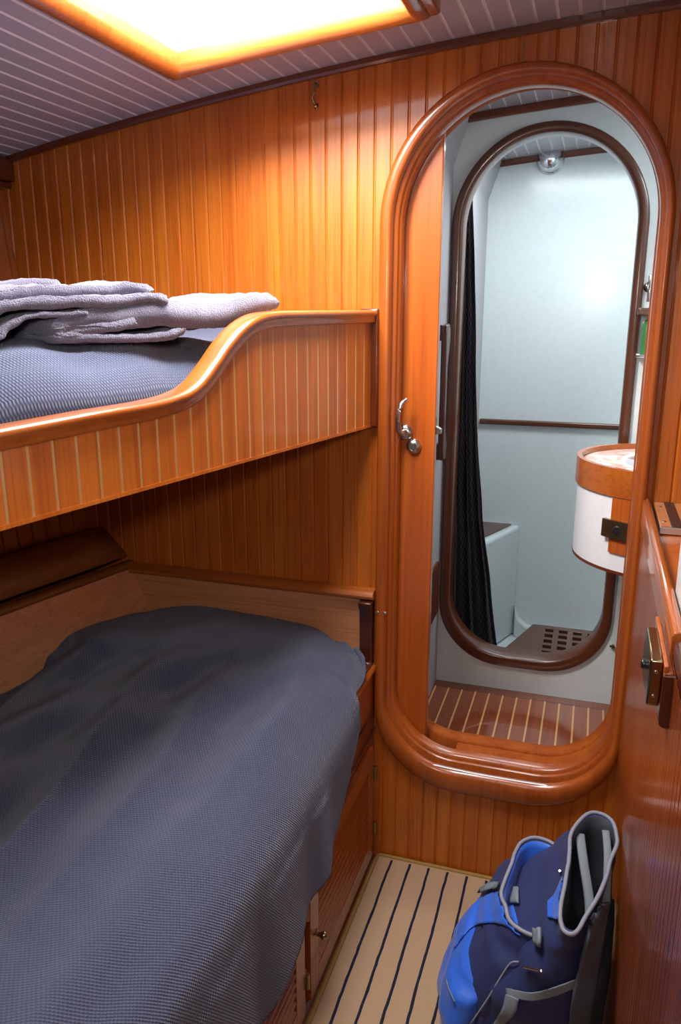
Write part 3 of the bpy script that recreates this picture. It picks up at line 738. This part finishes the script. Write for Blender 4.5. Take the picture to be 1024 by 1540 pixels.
# ------------------------------------------------------------------ wet room
t = thing('grab_handle', 'dark mahogany vertical grab handle on the grey wet room side wall', 'handle', (-.44, 2.32, 1.06))
b = MB()
b.prism([(2.300,1.052),(2.335,1.046),(2.352,1.06),(2.352,1.10),(2.335,1.13),(2.325,1.16),(2.325,1.33),(2.340,1.37),(2.352,1.40),(2.352,1.44),(2.335,1.455),(2.300,1.45),(2.288,1.42),(2.292,1.25),(2.288,1.09)], 'x', -.432, -.415)
b.build('grip', M['darkw'], t, bevel=.006, seg=3)
for z0, z1 in ((1.405,1.45),(1.052,1.10)):
    b = MB(); b.box((-.445, 2.300, z0), (-.428, 2.345, z1)); b.build('standoff', M['darkw'], t, bevel=.004)
b = MB(); b.box((-.4445, 2.13, .52), (-.434, 2.40, .70)); o = b.build('wall_locker', M['trim'], bevel=.004); tag(o, 'low dark wood hatch cover on the grey wet room side wall behind the sliding door', 'panel')

# vanity
VC = (.215, 2.178)
def ell(rx, ry, n=72, p=2.0):
    out = []
    for k in range(n):
        a = 2*math.pi*k/n; out.append((VC[0]+rx*math.cos(a), VC[1]+(ry-.030)*math.sin(a)))
    return out
def ringz(mb, o, i, z0, z1, mi=0):
    rows = [[(a[0],a[1],z0),(a[0],a[1],z1-.003),(a[0]*.98+c[0]*.02,a[1]*.98+c[1]*.02,z1),(c[0],c[1],z1),(c[0],c[1],z0)] for a, c in zip(o, i)]
    mb.grid(rows, mi, cu=True, cv=True)
t = thing('vanity', 'round fronted wash basin unit with teak rim and pink marble top in the wet room', 'vanity', (.215, 2.165, .85))
b = MB(); ringz(b, ell(.245, .268), ell(.231, .254), 1.048, 1.118); b.build('rim', M['cap'], t, smooth=50)
b = MB(); ringz(b, ell(.2305, .2535), ell(.125, .155), 1.085, 1.104); b.build('countertop', M['marble'], t, smooth=50, label='pink marble top')
b = MB(); rows = []
for k in range(48):
    a = 2*math.pi*k/48; c, s = math.cos(a), math.sin(a)
    rows.append([(VC[0]+rx*c, VC[1]+ry*s, z) for rx, ry, z in ((.134,.164,1.1045),(.131,.161,1.107),(.124,.154,1.106),(.115,.145,1.094),(.10,.13,1.04),(.06,.08,.985),(.012,.012,.975))])
b.grid(rows, cu=True); b.build('basin', M['white2'], t, smooth=60)
b = MB(); o_, i_ = ell(.238, .261), ell(.01, .01); rows = [[(c[0],c[1],.858),(a[0],a[1],.858),(a[0],a[1],1.05),(c[0],c[1],1.05)] for a, c in zip(o_, i_)]
b.grid(rows, cu=True); b.build('cabinet', M['white2'], t, smooth=50, label='white curved cabinet')
b = MB(); ringz(b, ell(.239, .262), ell(.20, .22), .850, .858); b.build('bottom_edge', M['trim'], t, smooth=50)
def vanity_plate(a0, a1, r_, z0, z1, th_):
    mb = MB(); rows = []
    for k in range(13):
        a = lerp(a0, a1, k/12); p = (VC[0]+(.238+r_)*math.cos(a), VC[1]+(.231+r_)*math.sin(a)); q = (VC[0]+(.238+r_-th_)*math.cos(a), VC[1]+(.231+r_-th_)*math.sin(a))
        rows.append([(p[0],p[1],z0),(p[0],p[1],z1),(q[0],q[1],z1),(q[0],q[1],z0)])
    mb.grid(rows, cv=True)
    mb.f += [(0,1,2,3), tuple(12*4+i for i in (3,2,1,0))]; mb.m += [0,0]; return mb
vanity_plate(R(232), R(258), .006, .905, 1.045, .008).build('door', M['door'], t, smooth=30, label='teak locker door')
pl = vanity_plate(R(228), R(252), .016, .945, .990, .010).build('latch', M['dbrass'], t, smooth=30, label='brass push latch')
b = MB(); b.lathe([(0,-.006),(.009,-.006),(.011,0)], (VC[0]+.254*math.cos(R(238)), VC[1]+.247*math.sin(R(238)), .968), 'y', 16); b.build('button', M['black'], pl, smooth=50)
# small shelf, bottle and fitting right of the oval frame
b = MB(); b.box((.100, D2-.10, 1.478), (.24, D2-.0, 1.498)); tag(b.build('small_shelf', M['darkw'], bevel=.003), 'little dark wood shelf beside the oval frame above the basin', 'shelf')
b = MB(); b.lathe([(0,0),(.018,0),(.02,.005),(.02,.075),(.014,.09),(.008,.094),(.008,.105),(0,.105)], (.135, D2-.06, 1.498-.125), 'z', 20)
o = tag(b.build('soap_bottle', M['green'], smooth=50), 'green bottle held under the little shelf beside the oval frame', 'bottle')
b = MB(); b.box((.105, D2-.09, 1.362), (.17, D2, 1.373)); tag(b.build('bottle_bracket', M['chrome'], bevel=.002), 'chrome bracket under the green bottle by the oval frame', 'bracket')
b = MB(); b.lathe([(0,-.030),(.008,-.03),(.010,-.02),(.007,-.012),(.007,-.004),(.014,-.003),(.016,0)], (.128, D2-.0, 1.555), 'y', 20)
b.tube([(.128,D2-.02,1.585),(.128,D2-.026,1.555),(.128,D2-.022,1.515)], .006, 10)
tag(b.build('shower_holder', M['chrome'], smooth=50), 'chrome wall fitting just above the little shelf by the oval frame', 'fitting')
b = MB(); b.lathe([(0,-.016),(.006,-.016),(.006,-.010),(.004,-.008),(.004,0)], (.122, D2, .452), 'y', 12); b.box((.112, D2-.012, .449),(.122,D2-.009,.455)); tag(b.build('turn_button', M['brass'], smooth=40), 'tiny brass turn button low beside the oval frame', 'fitting')

# shower: light, seat, grating, curtain
t = thing('shower_light', 'round chrome domed lamp high on the far shower wall', 'lamp', (-.221, Y3, 2.02))
b = MB(); b.lathe([(.05,0),(.052,-.004),(.050,-.010),(.044,-.014)], (-.221, Y3, 2.032), 'y', 32); b.build('base', M['chrome'], t, smooth=50)
b = MB(); b.lathe([(.044,-.014),(.046,-.024),(.042,-.040),(.032,-.054),(.018,-.063),(0,-.066)], (-.221, Y3, 2.032), 'y', 32); b.build('dome', M['chrome'], t, smooth=60)
t = thing('shower_bench', 'white moulded corner bench with a dark wood lid in the shower', 'bench', (-.34, 2.95, .1))
b = MB(); b.prism([(-.4445,2.70),(-.4445,Y3-.0005),(-.249,Y3-.0005),(-.357,2.957)], 'z', .12, .612); b.build('box', M['white'], t, bevel=.015, seg=4)
b = MB(); b.prism([(-.435,2.78),(-.435,Y3-.02),(-.285,Y3-.02),(-.380,2.975)], 'z', .612, .620); b.build('lid', M['darkw'], t, bevel=.003)
b = MB(); b.prism([(-.249,.12),(-.249,.26),(-.235,.205),(-.20,.175),(-.15,.165),(.9,.165),(.9,.12)], 'y', Y3-.045, Y3-.0005)
struct(b.build('trim_6', M['white'], smooth=50, bevel=.01, seg=3))
t = thing('shower_grating', 'dark teak lattice grating lying in the shower tray', 'grating', (-.0, 2.9, .14))
gx0, gx1, gy0, gy1 = -.115, .34, 2.62, Y3-.05; zt = .195
b = MB(); b.prism([(-.168,gy1),(-.273,2.863),(-.335,gy0),(gx0,gy0),(gx0,gy1)], 'z', .165, zt); b.box((gx1-.05,gy0,.165),(gx1,gy1,zt)); b.box((gx0,gy0,.165),(gx1-.05,gy0+.06,zt)); b.box((gx0,gy1-.035,.165),(gx1-.05,gy1,zt)); b.build('frame', M['brown'], t, bevel=.002)
b = MB(); pw = .0565; i = 0
while gx0+.035+i*pw < gx1-.05: b.box((gx0+.033+i*pw, gy0+.05, .168), (gx0+.033+i*pw+.022, gy1-.03, zt-.001)); i += 1
i = 0
while gy1-.066-i*pw > gy0+.05: b.box((gx0-.002, gy1-.066-i*pw-.024, .168), (gx1-.04, gy1-.066-i*pw, zt-.0012)); i += 1
b.build('lattice', M['brown'], t)
for cx_, cy_ in ((gx0+.03,gy0+.03),(gx1-.03,gy0+.03),(gx0+.03,gy1-.03),(gx1-.03,gy1-.03)):
    b = MB(); b.box((cx_-.015,cy_-.015,.12),(cx_+.015,cy_+.015,.165)); b.build('foot', M['brown'], t)
t = thing('shower_curtain', 'black shower curtain gathered at the left of the oval shower doorway', 'curtain', (-.41, 2.56, 1.9))
b = MB(); P = []; UV = []
for i in range(61):
    z = lerp(.30, 1.90, i/60); xr = interpl([(.30,-.248),(.61,-.292),(.8,-.325),(1.12,-.358),(1.5,-.378),(1.86,-.405),(1.95,-.41)], z)
    row = []; ur = []
    for j in range(61):
        u = j/60; x = lerp(-.436, xr, u) ; y = 2.60 + .022*math.sin(u*5.5*math.pi+.4*math.sin(z*3)) + .006*nz(x*10, z*4)
        row.append((x + .004*nz(u*9, z*5, 2), y, z)); ur.append((u*.45, z))
    P.append(row); UV.append(ur)
b.grid(P, uv=UV); b.build('cloth', M['curtain'], t, smooth=180, solid=.002)
b = MB(); b.tube([(-.444, 2.60, 1.915), (.1, 2.60, 1.915)], .006, 12) if False else b.tube([(-.444, 2.60, 1.905), (-.40, 2.60, 1.905)], .005, 12); b.build('rail', M['chrome'], t)

# ------------------------------------------------------------------ backpack
CAM = Vector((0, 0, 1.5)); f_ = 1540*18/23.6; pt = R(14.7); yw = R(17.85)
def ray(X, Y):
    a, c = X-512, 770-Y; F = c*math.sin(pt)+f_*math.cos(pt); Z = c*math.cos(pt)-f_*math.sin(pt)
    return Vector((a*math.cos(yw)-F*math.sin(yw), F*math.cos(yw)+a*math.sin(yw), Z)).normalized()
bp = thing('backpack', 'blue and navy hiking backpack with open zips leaning on the counter', 'backpack', (-.04, 1.42, .01))
def loft(secs, n=72, p=2.6, jit=.006, seed=0, skew=False):
    rows = []; uv = []
    for z, cx_, cy_, hx_, hy_, tl in secs:
        row = []
        for k in range(n):
            a = 2*math.pi*k/n; c, s = math.cos(a), math.sin(a)
            ex = abs(c)**(2/p)*(1 if c > 0 else -1); ey = abs(s)**(2/p)*(1 if s > 0 else -1)
            x = cx_+hx_*ex; y = cy_+hy_*ey; zz = z + tl*(y-cy_)
            j = jit*(nz(x*9+seed, y*9, zz*9)*2 + nz(x*22, y*22, zz*22+seed))
            v = (y-cy_)/hy_; w = max(0, (1+v)/2)
            if skew and z > .26:
                g = min(1, (z-.26)/.16); x = cx_ + (x-cx_)*lerp(1, lerp(.30, 1.12, w**.6), g) + g*lerp(-.036, .014, w)
            row.append((min(x + j, .1235), y + j*.7, max(.0115, zz + j*.6)))
        rows.append(row)
    return rows
def secs(keys, n):
    out = []
    for i in range(n+1):
        z = lerp(keys[0][0], keys[-1][0], i/n); out.append(tuple([z]+[interp([(k[0], k[q]) for k in keys], z) for q in range(1, 6)]))
    return out
K = [(.012,-.02,1.44,.10,.165,0),(.03,-.025,1.43,.135,.19,0),(.12,-.035,1.425,.150,.20,0),(.22,-.015,1.42,.130,.20,0),(.30,.022,1.415,.098,.195,0),(.37,.050,1.41,.068,.185,0),(.41,.066,1.395,.052,.178,.04),(.440,.070,1.38,.047,.172,.06)]
rows = loft(secs(K, 46), skew=True)
rim = rows[-1]
inner = []
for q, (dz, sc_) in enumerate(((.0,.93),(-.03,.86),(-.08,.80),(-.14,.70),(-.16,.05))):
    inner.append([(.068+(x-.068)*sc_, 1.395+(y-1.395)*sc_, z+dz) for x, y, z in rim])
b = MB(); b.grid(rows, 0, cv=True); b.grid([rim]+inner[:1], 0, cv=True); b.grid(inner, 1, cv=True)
o0 = len(b.v); b.v.append((-.02,1.44,.0115)); n = len(rows[0])
for k in range(n): b.f.append((k, (k+1) % n, o0)); b.m.append(0)
body = b.build('main_compartment', [M['navy'], M['inner']], bp, smooth=180)
b = MB(); b.tube([(x, y, z+.002) for x, y, z in rim], .0042, 8, closed=True); b.build('zip_edge', M['pipe'], bp, smooth=180, label='grey zip tape round the mouth')
# things seen in the mouth
b = MB()
b.tube(smooth_path([(.045,1.50,.43),(.055,1.44,.41),(.07,1.38,.37),(.075,1.33,.33)], 6), .010, 8, flat=.3); b.tube(smooth_path([(.095,1.50,.45),(.10,1.44,.43),(.10,1.37,.38)], 6), .008, 8, flat=.3)
b.build('inner_strap', M['strap'], bp, smooth=180)
# front compartment
K2 = [(.05,-.07,1.43,.09,.165,0),(.12,-.10,1.425,.085,.175,0),(.20,-.082,1.42,.085,.175,0),(.27,-.062,1.425,.076,.165,0),(.31,-.040,1.43,.068,.150,.0),(.345,-.034,1.425,.060,.140,.03)]
rows2 = loft(secs(K2, 34), jit=.006, seed=5)
rim2 = rows2[-1]
in2 = [[(-.03+(x+.03)*s_, 1.44+(y-1.44)*s_, z+dz) for x, y, z in rim2] for dz, s_ in ((0,.93),(-.012,.88),(-.05,.82),(-.09,.75),(-.10,.05))]
b = MB(); b.grid(rows2, 0, cv=True); b.grid([rim2]+in2[:1], 0, cv=True); b.grid(in2[:3], 1, cv=True); b.grid(in2[2:], 0, cv=True)
front = b.build('front_compartment', [M['navy'], M['blue']], bp, smooth=180)
b = MB(); b.tube([(x, y, z+.002) for x, y, z in rim2], .0042, 8, closed=True); b.build('zip_edge', M['pipe'], bp, smooth=180, label='grey zip tape')
# lower blue pocket
K3 = [(.015,-.13,1.40,.055,.13,0),(.05,-.150,1.39,.058,.145,0),(.12,-.155,1.385,.056,.150,0),(.18,-.145,1.385,.050,.140,0),(.225,-.125,1.39,.045,.115,.1),(.245,-.110,1.395,.012,.05,.1)]
rows3 = loft(secs(K3, 26), jit=.007, seed=9, p=2.3)
b = MB(); b.grid(rows3, 0, cv=True); n = len(rows3[0]); o0 = len(b.v)
cc = [sum(v[i] for v in rows3[-1])/n for i in range(3)]; b.v.append(tuple(cc)); base = (len(rows3)-1)*n
for k in range(n): b.f.append((base+k, base+(k+1) % n, o0)); b.m.append(0)
pocket = b.build('front_pocket', M['blue'], bp, smooth=180)
# raycast target made of the three shells
vs, fs = [], []
for rr in (rows, rows2, rows3):
    o = len(vs); n = len(rr[0]); vs += [Vector(v) for r in rr for v in r]
    for i in range(len(rr)-1):
        for k in range(n): fs.append((o+i*n+k, o+i*n+(k+1) % n, o+(i+1)*n+(k+1) % n, o+(i+1)*n+k))
bvh = BVHTree.FromPolygons(vs, fs)
def hit(X, Y, off=.004):
    d = ray(X, Y); h = bvh.ray_cast(CAM, d)
    if h[0] is None: return None
    nn = h[1]
    if nn.dot(d) > 0: nn = -nn
    return h[0]+nn*off
def patch(name, mat, A, B_, n=26, m=10, off=.004, label=None, solid=.002):
    """strip of cloth between two edge lines, laid on the pack"""
    def res(pts, n):
        pp = smooth_path([(x, y, 0) for x, y in pts], 8); L = [0]
        for p, q in zip(pp, pp[1:]): L.append(L[-1]+(q-p).length)
        out = []; k = 0
        for i in range(n+1):
            d = L[-1]*i/n
            while k < len(L)-2 and L[k+1] < d: k += 1
            out.append(pp[k].lerp(pp[k+1], (d-L[k])/max(1e-9, L[k+1]-L[k])))
        return out
    a, c = res(A, n), res(B_, n); P = []
    for i in range(n+1):
        row = []
        for j in range(m+1):
            p = a[i].lerp(c[i], j/m); h = hit(p.x, p.y, off)
            row.append(h if h is not None else None)
        P.append(row)
    for i in range(n+1):
        for j in range(m+1):
            if P[i][j] is None:
                cands = [(abs(i-q)+abs(j-r), P[q][r]) for q in range(n+1) for r in range(m+1) if P[q][r] is not None]
                P[i][j] = min(cands, key=lambda t: t[0])[1] if cands else Vector((-.1,1.4,.2))
    b = MB(); b.grid(P); return b.build(name, mat, bp, smooth=180, solid=solid, label=label)
patch('side_panel', M['blue'], [(690,1392),(712,1362),(740,1345),(768,1340)], [(684,1428),(712,1395),(752,1390),(784,1405)], off=.004, label='bright blue yoke')
patch('compression_strap', M['strap'], [(764,1486),(800,1490),(836,1480),(866,1468)], [(764,1497),(800,1502),(840,1492),(866,1480)], off=.005)
patch('bottom_strap', M['strap'], [(782,1500),(776,1520),(752,1545)], [(764,1494),(757,1515),(738,1545)], m=4, off=.007)
patch('shoulder_strap', M['mesh'], [(884,1360),(868,1430),(858,1490),(852,1545)], [(908,1352),(896,1420),(886,1480),(878,1545)], off=.009, solid=.006)
patch('shoulder_strap', M['mesh'], [(909,1355),(902,1420),(892,1480),(882,1545)], [(920,1352),(918,1420),(910,1480),(898,1545)], off=.006, solid=.006)
patch('haul_loop', M['strap'], [(722,1342),(738,1333),(758,1330)], [(722,1348),(740,1342),(760,1338)], m=3, off=.010)
for (x0, y0, x1, y1) in ((771,1338,783,1362),(810,1400,821,1424)):
    patch('buckle', M['strap'], [(x0,y0),(x0,y1)], [(x1,y0),(x1,y1)], n=4, m=4, off=.010, solid=.005, label='grey buckle tab')
    q = hit((x0+x1)/2+4, (y0+y1)/2+2, .006)
for (xa, ya, xb, yb) in ((793,1455,817,1458),(847,1313,858,1317)):
    p, q = hit(xa, ya, .008), hit(xb, yb, .008)
    if p and q:
        b = MB(); b.tube([p, p.lerp(q, .5), q], .0026, 8); b.lathe([(0,.003),(.004,.002),(.005,0)], tuple(q), 'z', 10); b.build('zip_pull', M['chrome'], bp, smooth=60)
# front zip slit and embroidered mark on the pocket
def line(name, mat, pts, r, off=.003, label=None, flat=1.0):
    P = [hit(x, y, off) for x, y in pts]; P = [p for p in P if p is not None]
    if len(P) > 2:
        b = MB(); b.tube(smooth_path(P, 5), r, 8, flat=flat); return b.build(name, mat, bp, smooth=180, label=label)
line('zip_seam', M['pipe'], [(861,1296),(862,1325),(856,1350),(850,1372)], .004)
line('zip_seam', M['pipe'], [(705,1540),(735,1500),(765,1452),(782,1447)], .0018)
line('embroidery', M['strap'], [(673,1474),(676,1486),(680,1496),(685,1506)], .0014, label='pale stitched mark')
patch('pocket_gusset', M['blue'], [(826,1358),(838,1345),(849,1320)], [(826,1382),(840,1384),(852,1384)], off=.004, label='bright blue gusset')

# ------------------------------------------------------------------ light
def area(name, loc, rot, size, size_y, power, col):
    l = bpy.data.lights.new(name, 'AREA'); l.shape = 'RECTANGLE'; l.size = size; l.size_y = size_y; l.energy = power; l.color = col
    o = bpy.data.objects.new(name, l); C.objects.link(o); o.location = loc; o.rotation_euler = rot; return o
area('daylight_hatch', (-.61, 1.31, 2.30), (0, 0, 0), .9, .9, 62, (1, .96, .92))
area('daylight_sky_aft', (-1.0, .33, 2.66), (R(55), 0, R(-22)), .6, .5, 52, (1, .95, .88))
area('fill_aft', (-.1, -.35, 2.02), (R(-18), 0, 0), .5, .5, 6, (1, .95, .92))  # unseen fill lamp added under the ceiling behind the camera, no hatch there
pl = bpy.data.lights.new('camera_flash', 'SPOT'); pl.energy = 11; pl.shadow_soft_size = .05; pl.spot_size = R(96); pl.spot_blend = 1; pl.color = (1, .96, .92)
o = bpy.data.objects.new('camera_flash', pl); C.objects.link(o); o.location = (-.02, -.05, 1.62); o.rotation_euler = (Vector((-.78, 1.8, 1.13))-o.location).to_track_quat('-Z', 'Y').to_euler()
area('wet_room_light', (.50, 2.14, 2.0), (0, R(12), 0), .3, .25, 2.6, (.88, .95, 1))
area('shower_fill', (.02, 2.70, 2.02), (0, 0, 0), .7, .3, 6.5, (.85, .95, 1))  # unseen area light added under the shower ceiling, no opening above it
wd = bpy.data.worlds.new('sky'); bpy.context.scene.world = wd; wd.use_nodes = True
wd.node_tree.nodes['Background'].inputs[0].default_value = (.92, .96, 1, 1); wd.node_tree.nodes['Background'].inputs[1].default_value = 3.0

# ------------------------------------------------------------------ camera
cd = bpy.data.cameras.new('camera'); cd.sensor_fit = 'VERTICAL'; cd.sensor_height = 23.6; cd.sensor_width = 15.7; cd.lens = 18; cd.clip_start = .02
co = bpy.data.objects.new('camera', cd); C.objects.link(co); co.location = CAM; co.rotation_euler = (R(90-14.7), 0, yw)
sc = bpy.context.scene; sc.camera = co
sc.view_settings.view_transform = 'Standard'; sc.view_settings.look = 'None'; sc.view_settings.gamma = 1; sc.view_settings.use_curve_mapping = False
sc.view_settings.exposure = 1.0
